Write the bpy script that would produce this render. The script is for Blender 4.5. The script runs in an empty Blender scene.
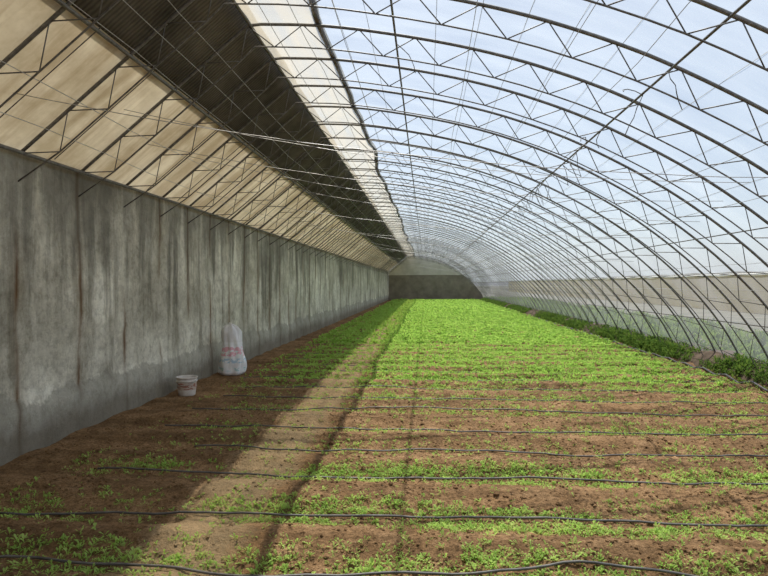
import bpy, math, random
import numpy as np
from mathutils import Vector, noise
random.seed(3); rng=np.random.default_rng(5)
scene=bpy.context.scene
try:
    scene.view_settings.view_transform='Standard'
    scene.view_settings.exposure=0.14
except Exception: pass

XL=-3.76; ZW=2.82; YE=60.0; YN=-6.0
RIDGE=(-1.88,4.38)

# ---------------------------------------------------------------- materials
def new_mat(name):
    m=bpy.data.materials.new(name); m.use_nodes=True
    nt=m.node_tree; nt.nodes.clear()
    return m,nt
def N(nt,t,**kw):
    n=nt.nodes.new(t)
    for k,v in kw.items(): setattr(n,k,v)
    return n
def L(nt,a,b): nt.links.new(a,b)
def ramp(nt,fac,stops):
    r=N(nt,'ShaderNodeValToRGB')
    el=r.color_ramp.elements
    while len(el)<len(stops): el.new(0.5)
    for e,(p,c) in zip(el,stops):
        e.position=p; e.color=(c[0],c[1],c[2],1)
    L(nt,fac,r.inputs[0]); return r.outputs[0]
def noise_tex(nt,vec,scale,detail=6,rough=0.6):
    n=N(nt,'ShaderNodeTexNoise'); n.inputs['Scale'].default_value=scale
    n.inputs['Detail'].default_value=detail; n.inputs['Roughness'].default_value=rough
    L(nt,vec,n.inputs['Vector']); return n.outputs[0]
def mapping(nt,scale=(1,1,1)):
    tc=N(nt,'ShaderNodeTexCoord'); mp=N(nt,'ShaderNodeMapping')
    mp.inputs['Scale'].default_value=scale
    L(nt,tc.outputs['Object'],mp.inputs['Vector']); return mp.outputs[0]
def mixc(nt,f,a,b,mode='MIX'):
    m=N(nt,'ShaderNodeMixRGB',blend_type=mode)
    for i,v in zip((0,1,2),(f,a,b)):
        if hasattr(v,'is_linked'): L(nt,v,m.inputs[i])
        else: m.inputs[i].default_value=v if i==0 else (v[0],v[1],v[2],1)
    return m.outputs[0]
def mathn(nt,op,a,b=None,clamp=False):
    m=N(nt,'ShaderNodeMath',operation=op); m.use_clamp=clamp
    for i,v in enumerate((a,b)):
        if v is None: continue
        if hasattr(v,'is_linked'): L(nt,v,m.inputs[i])
        else: m.inputs[i].default_value=v
    return m.outputs[0]
def principled(nt,col,rough=0.9,metal=0.0,bump=None,bstr=0.3,bdist=0.01):
    p=N(nt,'ShaderNodeBsdfPrincipled'); o=N(nt,'ShaderNodeOutputMaterial')
    if hasattr(col,'is_linked'): L(nt,col,p.inputs['Base Color'])
    else: p.inputs['Base Color'].default_value=(*col,1)
    p.inputs['Roughness'].default_value=rough; p.inputs['Metallic'].default_value=metal
    p.inputs['Specular IOR Level'].default_value=0.15 if rough>0.85 else 0.5
    if bump is not None:
        b=N(nt,'ShaderNodeBump'); b.inputs['Strength'].default_value=bstr; b.inputs['Distance'].default_value=bdist
        L(nt,bump,b.inputs['Height']); L(nt,b.outputs[0],p.inputs['Normal'])
    L(nt,p.outputs[0],o.inputs[0]); return p,o
def simple(name,c1,c2,scale=8,rough=0.8,metal=0,bstr=0.2):
    m,nt=new_mat(name); v=mapping(nt); n=noise_tex(nt,v,scale)
    principled(nt,ramp(nt,n,[(0.3,c1),(0.7,c2)]),rough,metal,n,bstr); return m

def film_mat(name,trans,transl_col,f_transl,gloss,tcol=(0.97,0.98,1.0),var=0.15,scale=(0.6,1.2,0.6)):
    m,nt=new_mat(name); v=mapping(nt,scale)
    n=noise_tex(nt,v,1.5,5,0.6)
    tr=N(nt,'ShaderNodeBsdfTransparent'); tr.inputs[0].default_value=(*tcol,1)
    tl=N(nt,'ShaderNodeBsdfTranslucent'); tl.inputs[0].default_value=(*transl_col,1)
    df=N(nt,'ShaderNodeBsdfDiffuse'); df.inputs[0].default_value=(*transl_col,1)
    gl=N(nt,'ShaderNodeBsdfGlossy'); gl.inputs['Roughness'].default_value=0.25
    a=N(nt,'ShaderNodeMixShader'); a.inputs[0].default_value=0.3
    L(nt,tl.outputs[0],a.inputs[1]); L(nt,df.outputs[0],a.inputs[2])
    f=mathn(nt,'ADD',mathn(nt,'MULTIPLY',mathn(nt,'SUBTRACT',n,0.5),var*2),f_transl,True)
    b=N(nt,'ShaderNodeMixShader'); L(nt,f,b.inputs[0])
    L(nt,tr.outputs[0],b.inputs[1]); L(nt,a.outputs[0],b.inputs[2])
    c=N(nt,'ShaderNodeMixShader'); c.inputs[0].default_value=gloss
    L(nt,b.outputs[0],c.inputs[1]); L(nt,gl.outputs[0],c.inputs[2])
    o=N(nt,'ShaderNodeOutputMaterial'); L(nt,c.outputs[0],o.inputs[0])
    return m
MAT_FILM=film_mat('clear_film',0,(0.66,0.72,0.78),0.27,0.03,var=0.36,scale=(0.5,1.5,0.5))
MAT_SKIRT=film_mat('skirt_film',0,(0.46,0.46,0.50),0.34,0.03,tcol=(0.80,0.80,0.85),var=0.3)
MAT_SHEET=film_mat('dusty_film',0,(0.74,0.64,0.48),0.42,0.02,tcol=(0.98,0.93,0.84),var=0.5,scale=(3.5,0.3,3.5))

MAT_STEEL=simple('weathered_steel',(0.10,0.097,0.092),(0.24,0.23,0.215),20,0.6,0.3)
MAT_WIRE=simple('galvanised_wire',(0.35,0.35,0.34),(0.55,0.54,0.52),20,0.5,0.4)
MAT_HOSE=simple('grey_black_hose',(0.05,0.048,0.047),(0.17,0.16,0.15),7,0.5,0)

def wall_mat():
    m,nt=new_mat('stained_cement')
    v=mapping(nt); big=noise_tex(nt,v,0.7,9,0.66); fine=noise_tex(nt,v,11,9,0.75)
    streak=noise_tex(nt,mapping(nt,(1,1.8,0.16)),1.6,9,0.66)
    blot=noise_tex(nt,mapping(nt,(1,1,0.7)),2.0,9,0.74)
    base=ramp(nt,big,[(0.36,(0.42,0.395,0.32)),(0.48,(0.60,0.57,0.475)),(0.60,(0.82,0.79,0.68))])
    base=mixc(nt,0.50,base,ramp(nt,streak,[(0.37,(0.26,0.24,0.19)),(0.48,(1,1,1))]),'MULTIPLY')
    base=mixc(nt,0.50,base,ramp(nt,blot,[(0.36,(0.42,0.395,0.34)),(0.48,(0.97,0.96,0.94)),(0.64,(1.2,1.2,1.17))]),'MULTIPLY')
    base=mixc(nt,0.45,base,ramp(nt,fine,[(0.38,(0.45,0.44,0.42)),(0.54,(1.1,1.1,1.1))]),'MULTIPLY')
    tc=N(nt,'ShaderNodeTexCoord'); sp=N(nt,'ShaderNodeSeparateXYZ'); L(nt,tc.outputs['Object'],sp.inputs[0])
    wob=noise_tex(nt,mapping(nt,(1,1,1.5)),2.0,3)
    yy=mathn(nt,'ADD',sp.outputs[1],mathn(nt,'MULTIPLY',mathn(nt,'SUBTRACT',wob,0.5),0.10))
    fr=mathn(nt,'FRACT',mathn(nt,'ADD',yy,0.2))
    d=mathn(nt,'ABSOLUTE',mathn(nt,'SUBTRACT',fr,0.5))
    on=noise_tex(nt,mapping(nt,(1,0.9,0.55)),1.3,2)
    on=mathn(nt,'MULTIPLY',mathn(nt,'SUBTRACT',on,0.38),7.0,True)
    core=mathn(nt,'MULTIPLY',mathn(nt,'SUBTRACT',1.0,mathn(nt,'MULTIPLY',d,22.0),True),on)
    halo=mathn(nt,'MULTIPLY',mathn(nt,'SUBTRACT',1.0,mathn(nt,'MULTIPLY',d,6.0),True),on)
    base=mixc(nt,mathn(nt,'MULTIPLY',halo,0.5),base,(0.25,0.195,0.12))
    base=mixc(nt,mathn(nt,'MULTIPLY',core,0.95),base,(0.14,0.065,0.024))
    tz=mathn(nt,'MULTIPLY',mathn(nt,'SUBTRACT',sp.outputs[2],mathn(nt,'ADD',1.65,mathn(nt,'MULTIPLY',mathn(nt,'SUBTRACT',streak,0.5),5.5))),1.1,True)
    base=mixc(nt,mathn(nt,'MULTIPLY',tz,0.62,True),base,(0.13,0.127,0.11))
    ap=mathn(nt,'SUBTRACT',0.58,mathn(nt,'ADD',sp.outputs[2],mathn(nt,'MULTIPLY',mathn(nt,'SUBTRACT',big,0.5),0.9)))
    ap=mathn(nt,'MULTIPLY',ap,30.0,True)
    base=mixc(nt,mathn(nt,'MULTIPLY',ap,0.55),base,(0.28,0.265,0.22))
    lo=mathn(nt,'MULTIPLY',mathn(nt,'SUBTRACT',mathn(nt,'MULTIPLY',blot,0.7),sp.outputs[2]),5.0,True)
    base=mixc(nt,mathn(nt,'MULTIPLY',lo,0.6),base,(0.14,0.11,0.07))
    bm=mathn(nt,'ADD',mathn(nt,'MULTIPLY',fine,0.6),big)
    principled(nt,base,0.95,0,bm,0.8,0.05); return m
MAT_WALL=wall_mat()
PIPES=[3.33,4.07,5.0,5.78,6.62,7.56,8.4,9.25]
while PIPES[-1]<58: PIPES.append(PIPES[-1]+0.84)
PA=np.array(PIPES)
def soil_mat():
    m,nt=new_mat('soil'); v=mapping(nt)
    big=noise_tex(nt,v,0.7,5,0.6); med=noise_tex(nt,v,5,7,0.7); fine=noise_tex(nt,v,40,7,0.75)
    row=noise_tex(nt,mapping(nt,(0.35,3.2,1)),1.0,5,0.65)
    c=ramp(nt,med,[(0.3,(0.19,0.115,0.056)),(0.5,(0.31,0.195,0.10)),(0.7,(0.44,0.29,0.16))])
    c=mixc(nt,0.7,c,ramp(nt,fine,[(0.36,(0.3,0.28,0.26)),(0.56,(1.15,1.12,1.1))]),'MULTIPLY')
    c=mixc(nt,0.5,c,ramp(nt,big,[(0.35,(0.66,0.63,0.58)),(0.6,(1.1,1.05,1))]),'MULTIPLY')
    c=mixc(nt,0.6,c,ramp(nt,row,[(0.40,(0.52,0.49,0.44)),(0.56,(1.1,1.08,1.05))]),'MULTIPLY')
    tc=N(nt,'ShaderNodeTexCoord'); sp=N(nt,'ShaderNodeSeparateXYZ'); L(nt,tc.outputs['Object'],sp.inputs[0])
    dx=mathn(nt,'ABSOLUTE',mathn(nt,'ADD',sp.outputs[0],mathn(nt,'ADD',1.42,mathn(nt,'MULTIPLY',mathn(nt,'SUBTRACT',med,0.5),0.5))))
    sun_strip=mathn(nt,'MULTIPLY',mathn(nt,'SUBTRACT',0.36,dx),6.0,True)
    c=mixc(nt,mathn(nt,'MULTIPLY',sun_strip,0.42),c,(0.56,0.44,0.26))  # sunlit strip painted into the soil colour as a paler band along Y
    bm=mathn(nt,'ADD',mathn(nt,'MULTIPLY',med,1.2),mathn(nt,'MULTIPLY',fine,0.5))
    principled(nt,c,1.0,0,bm,0.9,0.05); return m
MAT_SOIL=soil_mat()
def leaf_mat(name,c1,c2,c3,tl=0.5,tc=(0.60,0.90,0.14)):
    m,nt=new_mat(name); v=mapping(nt); n=noise_tex(nt,v,5,4,0.7)
    c=ramp(nt,n,[(0.3,c1),(0.5,c2),(0.7,c3)])
    d=N(nt,'ShaderNodeBsdfDiffuse'); t=N(nt,'ShaderNodeBsdfTranslucent')
    L(nt,c,d.inputs[0]); L(nt,mixc(nt,0.4,c,tc),t.inputs[0])
    s=N(nt,'ShaderNodeMixShader'); s.inputs[0].default_value=tl
    L(nt,d.outputs[0],s.inputs[1]); L(nt,t.outputs[0],s.inputs[2])
    o=N(nt,'ShaderNodeOutputMaterial'); L(nt,s.outputs[0],o.inputs[0]); return m
MAT_LEAF=leaf_mat('seedling_leaf',(0.24,0.40,0.085),(0.37,0.56,0.13),(0.52,0.68,0.20),0.46)
MAT_SPROUT=leaf_mat('sprout_leaf',(0.25,0.40,0.09),(0.39,0.55,0.145),(0.55,0.67,0.22),0.46)
MAT_WEED=leaf_mat('weed_leaf',(0.045,0.09,0.02),(0.09,0.17,0.035),(0.19,0.27,0.07),0.25)

def panel_mat():
    m,nt=new_mat('beige_board'); v=mapping(nt,(1,1,1))
    n=noise_tex(nt,v,1.2,7,0.65); s=noise_tex(nt,mapping(nt,(0.5,5,0.5)),1.0,5,0.6)
    c=ramp(nt,n,[(0.35,(0.55,0.45,0.29)),(0.6,(0.84,0.73,0.53))])
    c=mixc(nt,0.6,c,ramp(nt,s,[(0.38,(0.58,0.50,0.40)),(0.56,(1,1,1))]),'MULTIPLY')
    d=N(nt,'ShaderNodeBsdfDiffuse'); t=N(nt,'ShaderNodeBsdfTranslucent')
    L(nt,c,d.inputs[0]); L(nt,c,t.inputs[0])
    x=N(nt,'ShaderNodeMixShader'); x.inputs[0].default_value=0.2
    L(nt,d.outputs[0],x.inputs[1]); L(nt,t.outputs[0],x.inputs[2])
    o=N(nt,'ShaderNodeOutputMaterial'); L(nt,x.outputs[0],o.inputs[0]); return m
MAT_PANEL=panel_mat()
def quilt_mat():
    m,nt=new_mat('dark_quilt'); 
    w=N(nt,'ShaderNodeTexWave',bands_direction='Y'); w.inputs['Scale'].default_value=6; w.inputs['Distortion'].default_value=1.5
    L(nt,mapping(nt),w.inputs['Vector'])
    n=noise_tex(nt,mapping(nt,(1,0.6,1)),2,6)
    c=ramp(nt,n,[(0.3,(0.07,0.062,0.05)),(0.7,(0.18,0.16,0.13))])
    c=mixc(nt,0.35,c,w.outputs[0],'MULTIPLY')
    principled(nt,c,0.95,0,w.outputs[1],0.5,0.02); return m
MAT_QUILT=quilt_mat()

# ---------------------------------------------------------------- mesh helpers
def mesh_obj(name,verts,faces,mat=None,smooth=False,parent=None):
    me=bpy.data.meshes.new(name); me.from_pydata([tuple(v) for v in verts],[],faces); me.update()
    if smooth:
        for p in me.polygons: p.use_smooth=True
    ob=bpy.data.objects.new(name,me); scene.collection.objects.link(ob)
    if mat: me.materials.append(mat)
    if parent: ob.parent=parent
    return ob
def empty(name,loc=(0,0,0)):
    e=bpy.data.objects.new(name,None); e.location=loc; scene.collection.objects.link(e); return e
class Geo:
    def __init__(s): s.v=[]; s.f=[]
    def tube(s,pts,r,n=6,caps=True):
        pts=[Vector(p) for p in pts]; b=len(s.v)
        for i,p in enumerate(pts):
            a=pts[max(i-1,0)]; c=pts[min(i+1,len(pts)-1)]
            t=(c-a).normalized()
            up=Vector((0,0,1)) if abs(t.z)<0.9 else Vector((0,1,0))
            u=t.cross(up).normalized(); w=u.cross(t)
            rr=r[i] if isinstance(r,(list,tuple)) else r
            for k in range(n):
                an=2*math.pi*k/n
                s.v.append(p+u*math.cos(an)*rr+w*math.sin(an)*rr)
        for i in range(len(pts)-1):
            for k in range(n):
                s.f.append((b+i*n+k,b+i*n+(k+1)%n,b+(i+1)*n+(k+1)%n,b+(i+1)*n+k))
        if caps:
            s.f.append(tuple(b+k for k in range(n))[::-1]); e=b+(len(pts)-1)*n
            s.f.append(tuple(e+k for k in range(n)))
    def box(s,x0,x1,y0,y1,z0,z1):
        b=len(s.v)
        for x in (x0,x1):
            for y in (y0,y1):
                for z in (z0,z1): s.v.append(Vector((x,y,z)))
        for f in ((0,1,3,2),(4,6,7,5),(0,4,5,1),(2,3,7,6),(0,2,6,4),(1,5,7,3)):
            s.f.append(tuple(b+i for i in f))
    def obj(s,name,mat,smooth=False,parent=None): return mesh_obj(name,s.v,s.f,mat,smooth,parent)

# ---------------------------------------------------------------- profile
ctrl=[(-1.88,4.38),(-1.1,4.34),(-0.3,4.22),(0.5,4.05),(1.27,3.82),(2.13,3.47),(3.2,2.88),(4.1,2.22),(4.8,1.56),(5.3,0.95),(5.62,0.42),(5.8,-0.02)]
def catmull(P,n):
    out=[]
    Q=[(2*P[0][0]-P[1][0],2*P[0][1]-P[1][1])]+P+[(2*P[-1][0]-P[-2][0],2*P[-1][1]-P[-2][1])]
    for i in range(1,len(Q)-2):
        for k in range(n):
            t=k/n
            o=[]
            for d in (0,1):
                p0,p1,p2,p3=Q[i-1][d],Q[i][d],Q[i+1][d],Q[i+2][d]
                o.append(0.5*((2*p1)+(-p0+p2)*t+(2*p0-5*p1+4*p2-p3)*t*t+(-p0+3*p1-3*p2+p3)*t**3))
            out.append(tuple(o))
    out.append(P[-1]); return out
arc=catmull(ctrl,4)
def arc_at_x(x):
    for a,b in zip(arc,arc[1:]):
        if a[0]<=x<=b[0]:
            t=(x-a[0])/(b[0]-a[0]); return a[1]+(b[1]-a[1])*t
    return arc[-1][1]
slope=(RIDGE[1]-ZW)/(RIDGE[0]-XL)
def back_z(x): return ZW+(x-XL)*slope
back=[(XL+(RIDGE[0]-XL)*i/8,ZW+(RIDGE[1]-ZW)*i/8) for i in range(8)]
outer=back+arc
def resample(P,step):
    d=[0]
    for a,b in zip(P,P[1:]): d.append(d[-1]+math.dist(a,b))
    n=max(2,round(d[-1]/step)); out=[]
    for i in range(n+1):
        s=d[-1]*i/n; j=0
        while j<len(d)-2 and d[j+1]<s: j+=1
        t=(s-d[j])/(d[j+1]-d[j]); out.append((P[j][0]+(P[j+1][0]-P[j][0])*t,P[j][1]+(P[j+1][1]-P[j][1])*t))
    return out
def offset(P,dist):
    out=[]
    for i,p in enumerate(P):
        a=P[max(i-1,0)]; b=P[min(i+1,len(P)-1)]
        t=Vector((b[0]-a[0],b[1]-a[1])).normalized()
        out.append((p[0]+t.y*dist,p[1]-t.x*dist))
    return out
outer_s=resample(outer,0.30)
n_o=len(outer_s)
inner_s=offset(outer_s,0.24)
inner_s=[(max(p[0],XL+0.03),max(p[1],0.0)) for p in inner_s]
inner_s[0]=(XL-0.02,ZW-0.26)
# ---------------------------------------------------------------- frame
frame=empty('greenhouse_frame')
g=Geo()
dense_o=resample(outer,0.15)
g.tube([(x,0,z) for x,z in dense_o],0.0165,6)
g.tube([(x,0,z) for x,z in inner_s],0.0085,5)
for i in range(0,n_o-2,2):
    a=outer_s[i]; b=inner_s[i+1]; c=outer_s[i+2]
    g.tube([(a[0],0,a[1]),(b[0],0,b[1])],0.006,4)
    g.tube([(b[0],0,b[1]),(c[0],0,c[1])],0.006,4)
tr=g.obj('truss_1',MAT_STEEL,True,frame); tr.location=(0,-5.7,0)
for k in range(1,66):
    o=bpy.data.objects.new('truss_%d'%(k+1),tr.data); scene.collection.objects.link(o)
    o.parent=frame; o.location=(0,-5.7+k+random.uniform(-.03,.03),random.uniform(-.012,.004)); o.rotation_euler=(random.uniform(-.006,.006),0,random.uniform(-.005,.005))
g=Geo()
def purlin(x,z,r,jit=0.0):
    pts=[]; y=YN
    while y<=YE-0.1:
        pts.append((x+random.uniform(-jit,jit),y,z+random.uniform(-jit,jit))); y+=1.0
    g.tube(pts,r,5)
purlin(-1.86,arc_at_x(-1.86)-0.035,0.017)
purlin(-0.32,arc_at_x(-0.32)-0.035,0.012)
purlin(2.1,arc_at_x(2.1)-0.035,0.012)
purlin(4.0,arc_at_x(4.0)-0.035,0.008)
purlin(5.3,arc_at_x(5.3)-0.02,0.010)
purlin(-2.69,back_z(-2.69)-0.03,0.018)
purlin(XL+0.04,ZW-0.01,0.02)
g.obj('purlins',MAT_STEEL,True,frame)
g=Geo()
for x in (-3.3,-3.0,-2.5,-2.3,-2.1):
    purlin(x,back_z(x)-0.27,0.0035,0.015)
for x in (-1.5,-1.2,-0.8,0.4,1.2,1.7,2.9,3.4,4.6):
    purlin(x,arc_at_x(x)-0.26,0.003,0.015)
for x in (-0.9,-0.6,0.1,0.5,0.9,1.3,1.7,2.5,3.0,3.5,4.5,5.0):
    purlin(x,arc_at_x(x)+0.022,0.003,0.004)
for k,y in enumerate([4.4,5.6,6.4,7.4,8.5,9.6,11.3,13.3,15.3,18.3,21.3,25.3,30.3,36.3,43.3]):
    xa=-3.15+random.uniform(-.2,.3); za=back_z(xa)-0.25
    xb=3.6+random.uniform(-.6,.6); zb=arc_at_x(xb)-0.26
    pts=[]
    for i in range(25):
        t=i/24; pts.append((xa+(xb-xa)*t,y+0.6*t,za+(zb-za)*t-0.18*4*t*(1-t)*random.uniform(.97,1.03)))
    g.tube(pts,0.003,4)
g.obj('support_wires',MAT_WIRE,True,frame)
g=Geo()
for k in range(50):
    y=4.5+k*0.7+random.uniform(-.2,.2); x=random.choice([2.1,2.1,-0.32]); z=arc_at_x(x)-0.05
    for j in range(random.randint(1,3)):
        p=Vector((x,y,z)); pts=[p.copy()]; d=Vector((random.uniform(-1,1),random.uniform(-.5,.5),random.uniform(-1,0.1))).normalized()
        for i in range(5):
            d=(d+Vector((random.uniform(-.5,.5),random.uniform(-.5,.5),random.uniform(-.5,.3)))).normalized()
            p=p+d*random.uniform(.05,.1); pts.append(p.copy())
        g.tube(pts,0.005,4)
g.obj('tie_wires',MAT_STEEL,True,frame)

# ---------------------------------------------------------------- roof skins
def skin(name,P,mat,lift,y0=YN,y1=YE,dy=0.5,sag=0.0,thick=0,edge=0.0,wr=0.006):
    Q=offset(P,-lift); nP=len(Q); ys=np.arange(y0,y1+1e-6,dy); v=[];f=[]
    for j,y in enumerate(ys):
        s=abs(math.sin(math.pi*(y-0.3)))*sag
        for i,(x,z) in enumerate(Q):
            e=0
            if edge and i==nP-1: e=edge*noise.noise(Vector((y*0.35,1.7,0)))+edge*0.4*noise.noise(Vector((y*1.1,9.7,0)))
            v.append((x+e,y,z-s+wr*noise.noise(Vector((x*2,y*2.3,z)))-abs(e)*0.1))
    for j in range(len(ys)-1):
        for i in range(nP-1):
            a=j*nP+i; f.append((a,a+1,a+nP+1,a+nP))
    ob=mesh_obj(name,v,f,mat,True)
    if thick:
        md=ob.modifiers.new('s','SOLIDIFY'); md.thickness=thick; md.offset=1
    return ob
XT=-2.69
bp=[(XL-0.1+(XT-XL+0.1)*i/6, back_z(XL-0.1+(XT-XL+0.1)*i/6)) for i in range(7)]
roofE=empty('back_roof')
pn=skin('roof_panels',bp,MAT_PANEL,0.03); pn.parent=roofE
g=Geo()
for k in range(66):
    y=-5.7+k
    g.tube([(XL+0.03,y+0.5,back_z(XL+0.03)+0.01),(XT,y+0.5,back_z(XT)+0.01)],0.006,4)
g.obj('panel_seams',MAT_STEEL,False,roofE)
qp=[(XT-0.05+(RIDGE[0]-XT+0.05)*i/6, back_z(XT-0.05+(RIDGE[0]-XT+0.05)*i/6)) for i in range(7)]
qq=skin('insulation_quilt',qp,MAT_QUILT,0.06,sag=0.03,dy=0.125,thick=0.03)
g=Geo(); pts=[];rr=[]
y=YN
while y<YE:
    pts.append((-1.98+0.02*noise.noise(Vector((y*0.6,3,0))),y,4.54)); rr.append(0.09+0.02*noise.noise(Vector((y*0.8,0,5)))); y+=0.4
g.tube(pts,rr,12); ro=g.obj('quilt_roll',MAT_QUILT,True)
ro.parent=qq
sheetP=[p for p in arc if p[0]<=-1.05]
sh=skin('dusty_vent_film',sheetP,MAT_SHEET,0.035,sag=0.03,dy=0.2,edge=0.14,wr=0.02)
g=Geo(); pts=[]; y=YN
while y<YE:
    e=0.14*noise.noise(Vector((y*0.35,1.7,0)))+0.056*noise.noise(Vector((y*1.1,9.7,0)))
    pts.append((sheetP[-1][0]+e,y,sheetP[-1][1]+0.06-abs(e)*0.1)); y+=0.2
g.tube(pts,0.040,6); g.obj('film_edge_rope',simple('rope_dirt',(0.10,0.085,0.07),(0.2,0.17,0.14)),True,sh)
seam_i=min(range(len(arc)),key=lambda i:abs(arc[i][1]-1.72))
mainP=arc[:seam_i+1]; skP=arc[seam_i:]
fm=skin('plastic_film_cover',mainP,MAT_FILM,0.022,sag=0.02,dy=0.125,wr=0.012)
sk=skin('side_vent_film',skP,MAT_SKIRT,0.024,sag=0.02,dy=0.25)
g=Geo(); sx,sz=arc[seam_i]; pts=[(sx+0.03,y,sz+0.02+0.012*noise.noise(Vector((y*.9,0,0)))) for y in np.arange(YN,YE,0.5)]
g.tube(pts,0.016,6); g.obj('seam_cord',simple('pale_cord',(0.5,0.48,0.42),(0.7,0.68,0.6)),True,sk)

# ---------------------------------------------------------------- walls
v=[];f=[]
ys=np.arange(YN,YE+0.3,0.1); zs=np.linspace(-0.1,ZW,34)
for y in ys:
    for z in zs:
        b=0.025*noise.noise(Vector((3,y*0.7,z*0.7)))+0.010*noise.noise(Vector((3,y*4,z*4)))
        zz=0.48+0.12*noise.noise(Vector((y*0.8,2,2)))
        if z<zz: b+=0.03
        v.append((XL+b-0.02,y,z))
nz=len(zs)
for j in range(len(ys)-1):
    for i in range(nz-1):
        a=j*nz+i; f.append((a,a+nz,a+nz+1,a+1))
wl=mesh_obj('wall_left',v,f,MAT_WALL,True)
md=wl.modifiers.new('s','SOLIDIFY'); md.thickness=0.5; md.offset=-1
brick=simple('end_wall_mud',(0.18,0.155,0.12),(0.29,0.255,0.20),1.5,0.95)
pale=simple('end_mat_straw',(0.42,0.39,0.33),(0.58,0.54,0.47),1.2,0.95)
def gable(name,y,zmax,mat):
    P=[(XL,0)]+[(x,min(z,zmax)) for x,z in outer_s if min(z,zmax)>0]+[(5.8,0)]
    v=[(x,y,z) for x,z in P]+[(x,y+0.35,z) for x,z in P]; n=len(P)
    f=[tuple(range(n))[::-1],tuple(range(n,2*n))]+[(i,(i+1)%n,n+(i+1)%n,n+i) for i in range(n)]
    return mesh_obj(name,v,f,mat)
wb=gable('wall_back',YE+0.05,2.5,brick)
gable('wall_front',YN-0.5,4.3,brick)
P=[(XL,2.48)]+[p for p in outer_s if p[1]>2.48]
n=len(P)
mesh_obj('gable_sheet',[(x,YE+0.03,z) for x,z in P]+[(x,YE+0.42,z) for x,z in P],[tuple(range(n))[::-1],tuple(range(n,2*n))]+[(i,(i+1)%n,n+(i+1)%n,n+i) for i in range(n)],pale,False,wb)

# ---------------------------------------------------------------- floor
def sstep(a,b,t):
    t=min(max((t-a)/(b-a),0),1); return t*t*(3-2*t)
def gh(x,y):
    d=np.min(np.abs(PA+0.05*noise.noise(Vector((x*0.7,y*0.5,11)))-y))
    h=-0.034*math.cos(min(d/0.42,1)*math.pi)
    h+=0.02*noise.noise(Vector((x*0.9,y*0.9,0)))
    a=noise.noise(Vector((x*4,y*5,2))); h+=0.022*a
    b=noise.noise(Vector((x*12,y*12,5))); h+=0.022*abs(b)
    if y<14: h+=0.018*max(0,noise.noise(Vector((x*28,y*28,8))))
    return h*(0.35+0.65*sstep(-3.7,-3.0,x))
xs=list(np.arange(XL-0.1,5.75,0.030))
yl=[YN-0.3,-3,0,1.5,2.3]; y=2.5
while y<YE+0.2: yl.append(y); y+=max(0.018,0.006*y)
yl.append(YE+0.3)
v=[(x,y,gh(x,y)) for y in yl for x in xs]; nx=len(xs)
f=[(j*nx+i,j*nx+i+1,(j+1)*nx+i+1,(j+1)*nx+i) for j in range(len(yl)-1) for i in range(nx-1)]
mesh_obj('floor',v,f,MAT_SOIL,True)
ico=[(0,0,1)]+[(0.9*math.cos(k*1.2566),0.9*math.sin(k*1.2566),0.45) for k in range(5)]+[(0.9*math.cos(k*1.2566+.63),0.9*math.sin(k*1.2566+.63),-0.45) for k in range(5)]+[(0,0,-1)]
icf=[(0,1,2),(0,2,3),(0,3,4),(0,4,5),(0,5,1)]+[(1+k,6+k,1+(k+1)%5) for k in range(5)]+[(6+k,6+(k+1)%5,1+(k+1)%5) for k in range(5)]+[(11,6+(k+1)%5,6+k) for k in range(5)]
v=[];f=[]
for k in range(22000):
    y=2.6+(random.random()**1.6)*10; x=random.uniform(XL+0.1,5.1); s=random.uniform(0.004,0.014)*(1.8 if random.random()<.06 else 1)
    if noise.noise(Vector((x*1.2,y*2,6)))<-0.1 and random.random()<.8: continue
    if -1.7<x<-1.1 and random.random()<.6: continue
    if math.hypot(x+3.47,y-8.5)<0.25 or math.hypot(x+3.4,y-10.35)<0.4: continue
    b=len(v); z=gh(x,y)
    for q in ico:
        v.append((x+q[0]*s*random.uniform(.7,1.3),y+q[1]*s*random.uniform(.7,1.3),z+s*0.2+q[2]*s*random.uniform(.5,.9)))
    f+= [tuple(b+i for i in t) for t in icf]
mesh_obj('soil_clods',v,f,MAT_SOIL)

# ---------------------------------------------------------------- drip hoses
g=Geo(); HY={}
for k in range(len(PIPES)):
    HY[k]=0.12+0.08*random.random()
HY[3]=0.24; HY[5]=0.20; HY[6]=0.18
def hose_y(i,x): return PA[i]+HY[i]*noise.noise(Vector((x*0.5,i*7.3,0)))+0.05*noise.noise(Vector((x*1.7,i*3.1,4)))
for k,py in enumerate(PIPES):
    x0=-3.0+random.uniform(-.15,.15); x1=4.95+random.uniform(-.2,.1)
    if k==3: x0=-2.3
    pts=[]; x=x0
    while x<=x1:
        yy=hose_y(k,x)
        base=sum(gh(x+q,yy) for q in (-.12,-.06,0,.06,.12))/5
        pts.append((x,yy,base+0.020+0.022*max(0,noise.noise(Vector((x*1.3,k*2.2,9)))))); x+=0.09 if py<14 else 0.3
    g.tube(pts,0.0078 if py<14 else 0.009,6)
hose=g.obj('drip_irrigation_hoses',MAT_HOSE,True)
g=Geo(); pts=[(5.06+0.03*noise.noise(Vector((y*.4,0,0))),y,gh(5.06,y)+0.03) for y in np.arange(2.5,58,0.4)]
g.tube(pts,0.018,8); g.obj('supply_pipe',MAT_HOSE,True,hose)

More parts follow.
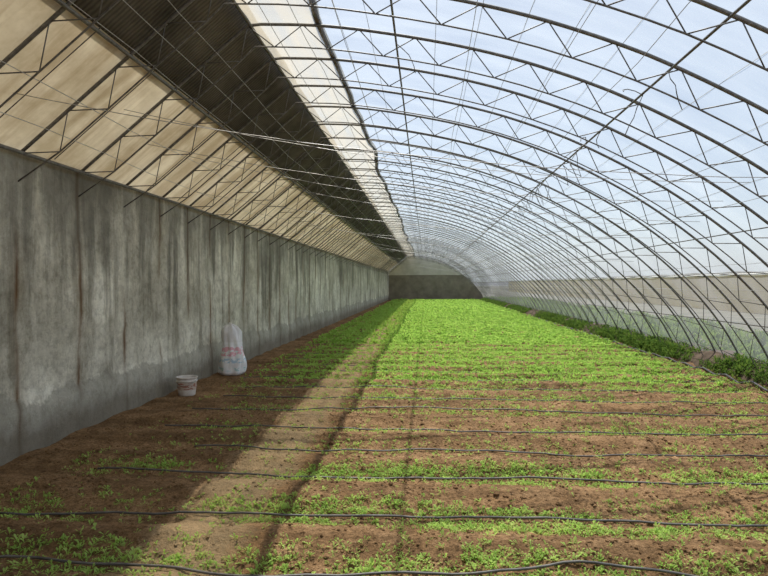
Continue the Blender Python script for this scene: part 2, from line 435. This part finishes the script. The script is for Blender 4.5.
# ---------------------------------------------------------------- plants
def plants(name,pts,size,nleaf,mat,near,upright=(0.5,1.2),wid=0.32):
    Np=len(pts); n=Np*nleaf
    base=np.repeat(pts,nleaf,0); sz=np.repeat(size,nleaf)*rng.uniform(0.65,1.2,n)
    az=rng.uniform(0,2*np.pi,n); el=rng.uniform(upright[0],upright[1],n)
    base=base+np.c_[rng.normal(0,0.006,n),rng.normal(0,0.006,n),np.zeros(n)]
    d=np.c_[np.cos(az)*np.cos(el),np.sin(az)*np.cos(el),np.sin(el)]
    s=np.c_[-np.sin(az),np.cos(az),np.zeros(n)]
    up=np.array([[0,0,1.0]])
    def P(t,w,droop): return base+d*(sz*t)[:,None]+s*(sz*w)[:,None]-up*(sz*droop)[:,None]
    if near:
        V=[P(0,0.02,0.0),P(0,-0.02,0.0),P(.4,.05,.0),P(.4,-.05,.0),P(.7,wid/2,.03),P(.7,-wid/2,.03),P(1.0,0,.18)]
        quads=[(0,1,3,2),(2,3,5,4)]; tris=[(4,5,6)]
    else:
        V=[P(0,0,0),P(.6,wid/2,.02),P(1,0,.15),P(.6,-wid/2,.02)]
        quads=[(0,1,2,3)]; tris=[]
    m=len(V); VV=np.stack(V,1).reshape(-1,3); off=(np.arange(n)*m)[:,None]
    fq=[(off+np.array(q)[None]) for q in quads]; ft=[(off+np.array(t)[None]) for t in tris]
    lq=np.concatenate(fq).ravel(); nq=len(fq)*n
    lt=np.concatenate(ft).ravel() if ft else np.zeros(0,int); ntr=len(ft)*n
    loops=np.concatenate([lq,lt]).astype(np.int32)
    starts=np.concatenate([np.arange(nq)*4,nq*4+np.arange(ntr)*3]).astype(np.int32)
    me=bpy.data.meshes.new(name); me.vertices.add(len(VV)); me.vertices.foreach_set('co',VV.ravel().astype(np.float32))
    me.loops.add(len(loops)); me.loops.foreach_set('vertex_index',loops)
    me.polygons.add(nq+ntr); me.polygons.foreach_set('loop_start',starts)
    me.update(calc_edges=True); me.validate()
    me.materials.append(mat); ob=bpy.data.objects.new(name,me); scene.collection.objects.link(ob); return ob
AMP={0:1.1,1:1.4,2:1.4,3:.22,4:.42,5:.5,6:.6,7:1.0}
def dens(x,y):
    i=int(np.argmin(np.abs(PA-y))); d=abs(PA[i]-y+0.06)
    if y<9.5 and -0.04<hose_y(i,x)-y<0.03: return 0.03
    patch=noise.noise(Vector((x*0.8,y*2.0,3)))+0.6*noise.noise(Vector((x*3,y*4,7)))
    full=sstep(8.6,11.5,y)
    band=math.exp(-(d/0.17)**2)*AMP.get(i,1.0)
    nearv=band*min(max(0.7+1.9*patch,0.04),1.4)+0.022
    far=min(1,0.75+0.8*patch)*(1-0.8*sstep(0.22,0.36,d)*(1-sstep(15,40,y)))
    v=nearv*(1-full)+far*full
    if -1.70<x<-1.12: v*=0.38 if y>9 else 0.55
    if x<-1.7: v*=0.65 if y<12 else 0.8
    if x<-2.6: v*=0.4
    if x>4.6: v*=max(0.2,1-(x-4.6)/0.7)
    return v
near=[];pn_=[];far=[];fr2=[]
def sample(n,y0,y1,out,x0=-3.15,x1=5.1):
    for _ in range(n):
        x=random.uniform(x0,x1); y=random.uniform(y0,y1)
        if abs(x)>0.75*y+0.3: continue
        if random.random()<dens(x,y): out.append((x,y,gh(x,y)-0.003))
sample(105000,2.7,9.5,near)
sample(34000,9.5,16,pn_)
sample(48000,16,34,far); sample(22000,34,59.5,fr2)
grp=empty('vegetable_seedlings')
near=np.array(near); pn_=np.array(pn_); far=np.array(far); fr2=np.array(fr2)
a=plants('seedlings_front',near,rng.uniform(0.018,0.054,len(near)),5,MAT_SPROUT,True,(0.35,1.2),0.28); a.parent=grp
a=plants('seedlings_middle',pn_,rng.uniform(0.04,0.08,len(pn_)),6,MAT_LEAF,True); a.parent=grp
a=plants('seedlings_rear',far,rng.uniform(0.07,0.12,len(far)),6,MAT_LEAF,False,wid=0.5); a.parent=grp
a=plants('seedlings_end',fr2,rng.uniform(0.12,0.19,len(fr2)),5,MAT_LEAF,False,wid=0.6); a.parent=grp

# ---------------------------------------------------------------- side berm with weeds
xsb=np.linspace(5.2,6.6,15); ysb=np.arange(YN,YE,0.18); v=[];f=[]
def bermz(x,y): 
    t=(x-5.2)/1.4
    return 0.02+0.24*math.sin(math.pi*min(1,t*1.05))**0.7*(1+0.35*noise.noise(Vector((x*2,y*1.2,4)))) if 0<t<0.95 else -0.03
for y in ysb:
    for x in xsb: v.append((x,y,bermz(x,y)))
nb=len(xsb)
for j in range(len(ysb)-1):
    for i in range(nb-1):
        a=j*nb+i; f.append((a,a+1,a+nb+1,a+nb))
mesh_obj('earth_berm',v,f,simple('damp_earth',(0.07,0.052,0.035),(0.17,0.125,0.085),6,1.0),True)
wp=[]
for _ in range(14000):
    y=random.uniform(3,59); x=5.15+abs(random.gauss(0,0.25)) if random.random()<.6 else random.uniform(5.2,6.5)
    if noise.noise(Vector((x*0.5,y*0.7,1)))+random.uniform(-.3,.3)>-0.12 and x<6.5: wp.append((x,y,bermz(x,y)-0.005))
wp=np.array(wp)
plants('weeds',wp,rng.uniform(0.06,0.19,len(wp)),6,MAT_WEED,True,(0.4,1.3),0.2)
op=[]
for _ in range(12000):
    y=random.uniform(4,70); x=random.uniform(6.7,11.5)
    if noise.noise(Vector((x*0.6,y*0.35,21)))+random.uniform(-.2,.2)>-0.08: op.append((x,y,-0.125))
op=np.array(op)
plants('outdoor_grass',op,rng.uniform(0.15,0.45,len(op)),7,leaf_mat('grass_leaf',(0.09,0.14,0.045),(0.16,0.24,0.07),(0.28,0.33,0.12),0.3),True,(0.6,1.4),0.16)

# ---------------------------------------------------------------- outside
mesh_obj('outdoor_ground',[(-200,-100,-0.12),(300,-100,-0.12),(300,500,-0.12),(-200,500,-0.12)],[(0,1,2,3)],simple('dry_field',(0.13,0.14,0.10),(0.25,0.235,0.185),0.6,1.0))
nb=empty('neighbouring_greenhouse')
g=Geo(); g.box(19,19.8,-30,140,-0.1,2.15); g.obj('mud_wall',simple('yellow_mud',(0.54,0.43,0.20),(0.72,0.60,0.32),0.8,1),False,nb)
g=Geo(); g.tube([(19.4,y,2.2+0.03*math.sin(y)) for y in np.arange(-30,140,1.0)],0.16,8); g.obj('rolled_quilt',MAT_QUILT,True,nb)

# ---------------------------------------------------------------- bucket
bk=empty('plastic_bucket',(-3.47,8.5,gh(-3.47,8.5)))
def lathe(prof,n=32):
    v=[];f=[]
    for r,z in prof:
        for k in range(n):
            a=2*math.pi*k/n; v.append((r*math.cos(a),r*math.sin(a),z))
    for i in range(len(prof)-1):
        for k in range(n): f.append((i*n+k,i*n+(k+1)%n,(i+1)*n+(k+1)%n,(i+1)*n+k))
    f.append(tuple(range(n))[::-1]); f.append(tuple((len(prof)-1)*n+k for k in range(n)))
    return v,f
white=simple('dirty_white_plastic',(0.55,0.48,0.42),(0.82,0.78,0.72),12,0.5)
v,f=lathe([(0.112,0),(0.12,0.01),(0.128,0.09),(0.138,0.19),(0.141,0.20),(0.150,0.205),(0.150,0.217),(0.143,0.22),(0.146,0.25),(0.152,0.255),(0.153,0.268),(0.147,0.272),(0.142,0.265),(0.133,0.18),(0.118,0.02)])
mesh_obj('shell',v,f,white,True,bk)
v,f=lathe([(0.1295,0.09),(0.1400,0.190)],32); f=f[:-2]
m,nt=new_mat('printed_label'); n=noise_tex(nt,mapping(nt,(1,1,2)),18,2)
principled(nt,ramp(nt,n,[(0.45,(0.38,0.17,0.12)),(0.52,(0.6,0.5,0.42))]),0.5)
mesh_obj('label',v,f,m,True,bk)
g=Geo(); g.tube([(0.153*math.cos(a),-0.153*abs(math.sin(a))*0.98-0.012,0.235-0.075*abs(math.sin(a))) for a in np.linspace(math.pi,2*math.pi,17)],0.0035,5)
g.obj('handle',MAT_WIRE,True,bk)
v,f=lathe([(0.125,0.15),(0.02,0.17)],20); mesh_obj('contents',v,f,MAT_SOIL,True,bk)

# ---------------------------------------------------------------- sack
v=[];f=[];nr=44;ns=40
def sack_r(t):
    K=[(0,0.17),(0.05,0.22),(0.25,0.225),(0.45,0.20),(0.6,0.175),(0.75,0.165),(0.88,0.16),(0.95,0.13),(1,0.06)]
    for (a,ra),(b,rb) in zip(K,K[1:]):
        if a<=t<=b: return ra+(rb-ra)*(t-a)/(b-a)
    return 0.06
for i in range(nr):
    t=i/(nr-1); 
    for k in range(ns):
        a=2*math.pi*k/ns; r=sack_r(t)
        fold=0.16*noise.noise(Vector((math.cos(a)*2.2,math.sin(a)*2.2,t*3)))+(0.14+0.2*t)*noise.noise(Vector((math.cos(a)*5,math.sin(a)*5,t*2.5+5)))
        r*=1+fold
        v.append((r*math.cos(a)+0.03*math.sin(t*4),r*math.sin(a)*0.75,0.88*t+0.05*noise.noise(Vector((math.cos(a)*3,math.sin(a)*3,9)))*t))
for i in range(nr-1):
    for k in range(ns): f.append((i*ns+k,i*ns+(k+1)%ns,(i+1)*ns+(k+1)%ns,(i+1)*ns+k))
f.append(tuple(range(ns))[::-1]); f.append(tuple((nr-1)*ns+k for k in range(ns)))
m,nt=new_mat('woven_sack'); tc=N(nt,'ShaderNodeTexCoord'); sp=N(nt,'ShaderNodeSeparateXYZ'); L(nt,tc.outputs['Object'],sp.inputs[0])
n=noise_tex(nt,mapping(nt,(9,9,16)),1.3,2); n2=noise_tex(nt,mapping(nt),9,5)
c=ramp(nt,n2,[(0.3,(0.84,0.84,0.86)),(0.7,(1.0,1.0,1.0))])
def band(z0,z1):
    a_=mathn(nt,'GREATER_THAN',sp.outputs[2],z0); b_=mathn(nt,'LESS_THAN',sp.outputs[2],z1); return mathn(nt,'MULTIPLY',a_,b_)
prt=mathn(nt,'GREATER_THAN',n,0.52)
c=mixc(nt,mathn(nt,'MULTIPLY',mathn(nt,'MULTIPLY',band(.34,.50),prt),0.6),c,(0.85,0.22,0.33))
c=mixc(nt,mathn(nt,'MULTIPLY',mathn(nt,'MULTIPLY',band(.22,.30),prt),0.6),c,(0.25,0.5,0.7))
c=mixc(nt,mathn(nt,'MULTIPLY',mathn(nt,'MULTIPLY',band(.08,.14),prt),0.6),c,(0.3,0.6,0.6))
c=mixc(nt,mathn(nt,'MULTIPLY',mathn(nt,'GREATER_THAN',sp.outputs[2],.58),0.3),c,(0.6,0.56,0.54))
b1=N(nt,'ShaderNodeBsdfPrincipled'); L(nt,c,b1.inputs['Base Color']); b1.inputs['Roughness'].default_value=0.4
bu=N(nt,'ShaderNodeBump'); bu.inputs['Strength'].default_value=0.4; bu.inputs['Distance'].default_value=0.02; L(nt,n2,bu.inputs['Height']); L(nt,bu.outputs[0],b1.inputs['Normal'])
o=N(nt,'ShaderNodeOutputMaterial'); L(nt,b1.outputs[0],o.inputs[0])
sk_=mesh_obj('plastic_sack',v,f,m,True); sk_.location=(-3.42,10.35,gh(-3.42,10.35)-0.01)

# ---------------------------------------------------------------- light + world
sun=bpy.data.lights.new('sun','SUN'); sun.energy=6.6; sun.angle=0.010; sun.color=(1,0.96,0.88)
so=bpy.data.objects.new('sun',sun); scene.collection.objects.link(so)
el=math.radians(62)
d=Vector((0.037,-math.cos(el)/math.sin(el),-1)).normalized()
so.rotation_euler=d.to_track_quat('-Z','Y').to_euler(); so.location=(0,20,30)
w=bpy.data.worlds.new('world'); scene.world=w; w.use_nodes=True; nt=w.node_tree; nt.nodes.clear()
sky=N(nt,'ShaderNodeTexSky')
sky.sky_type='NISHITA'; sky.sun_disc=False; sky.sun_elevation=el; sky.sun_rotation=math.radians(0); sky.dust_density=1.8; sky.air_density=1.0
bg=N(nt,'ShaderNodeBackground'); bg.inputs[1].default_value=0.122
L(nt,mixc(nt,0.55,sky.outputs[0],(4.5,5.2,6.1)),bg.inputs[0]); o=N(nt,'ShaderNodeOutputWorld'); L(nt,bg.outputs[0],o.inputs[0])

# ---------------------------------------------------------------- camera
cam=bpy.data.cameras.new('camera'); cam.lens=28.125; cam.sensor_width=36; cam.clip_start=0.05; cam.clip_end=1000
co=bpy.data.objects.new('camera',cam); scene.collection.objects.link(co)
co.location=(0,0,1.6); co.rotation_euler=(math.radians(89.62),0,math.radians(4.0)); scene.camera=co
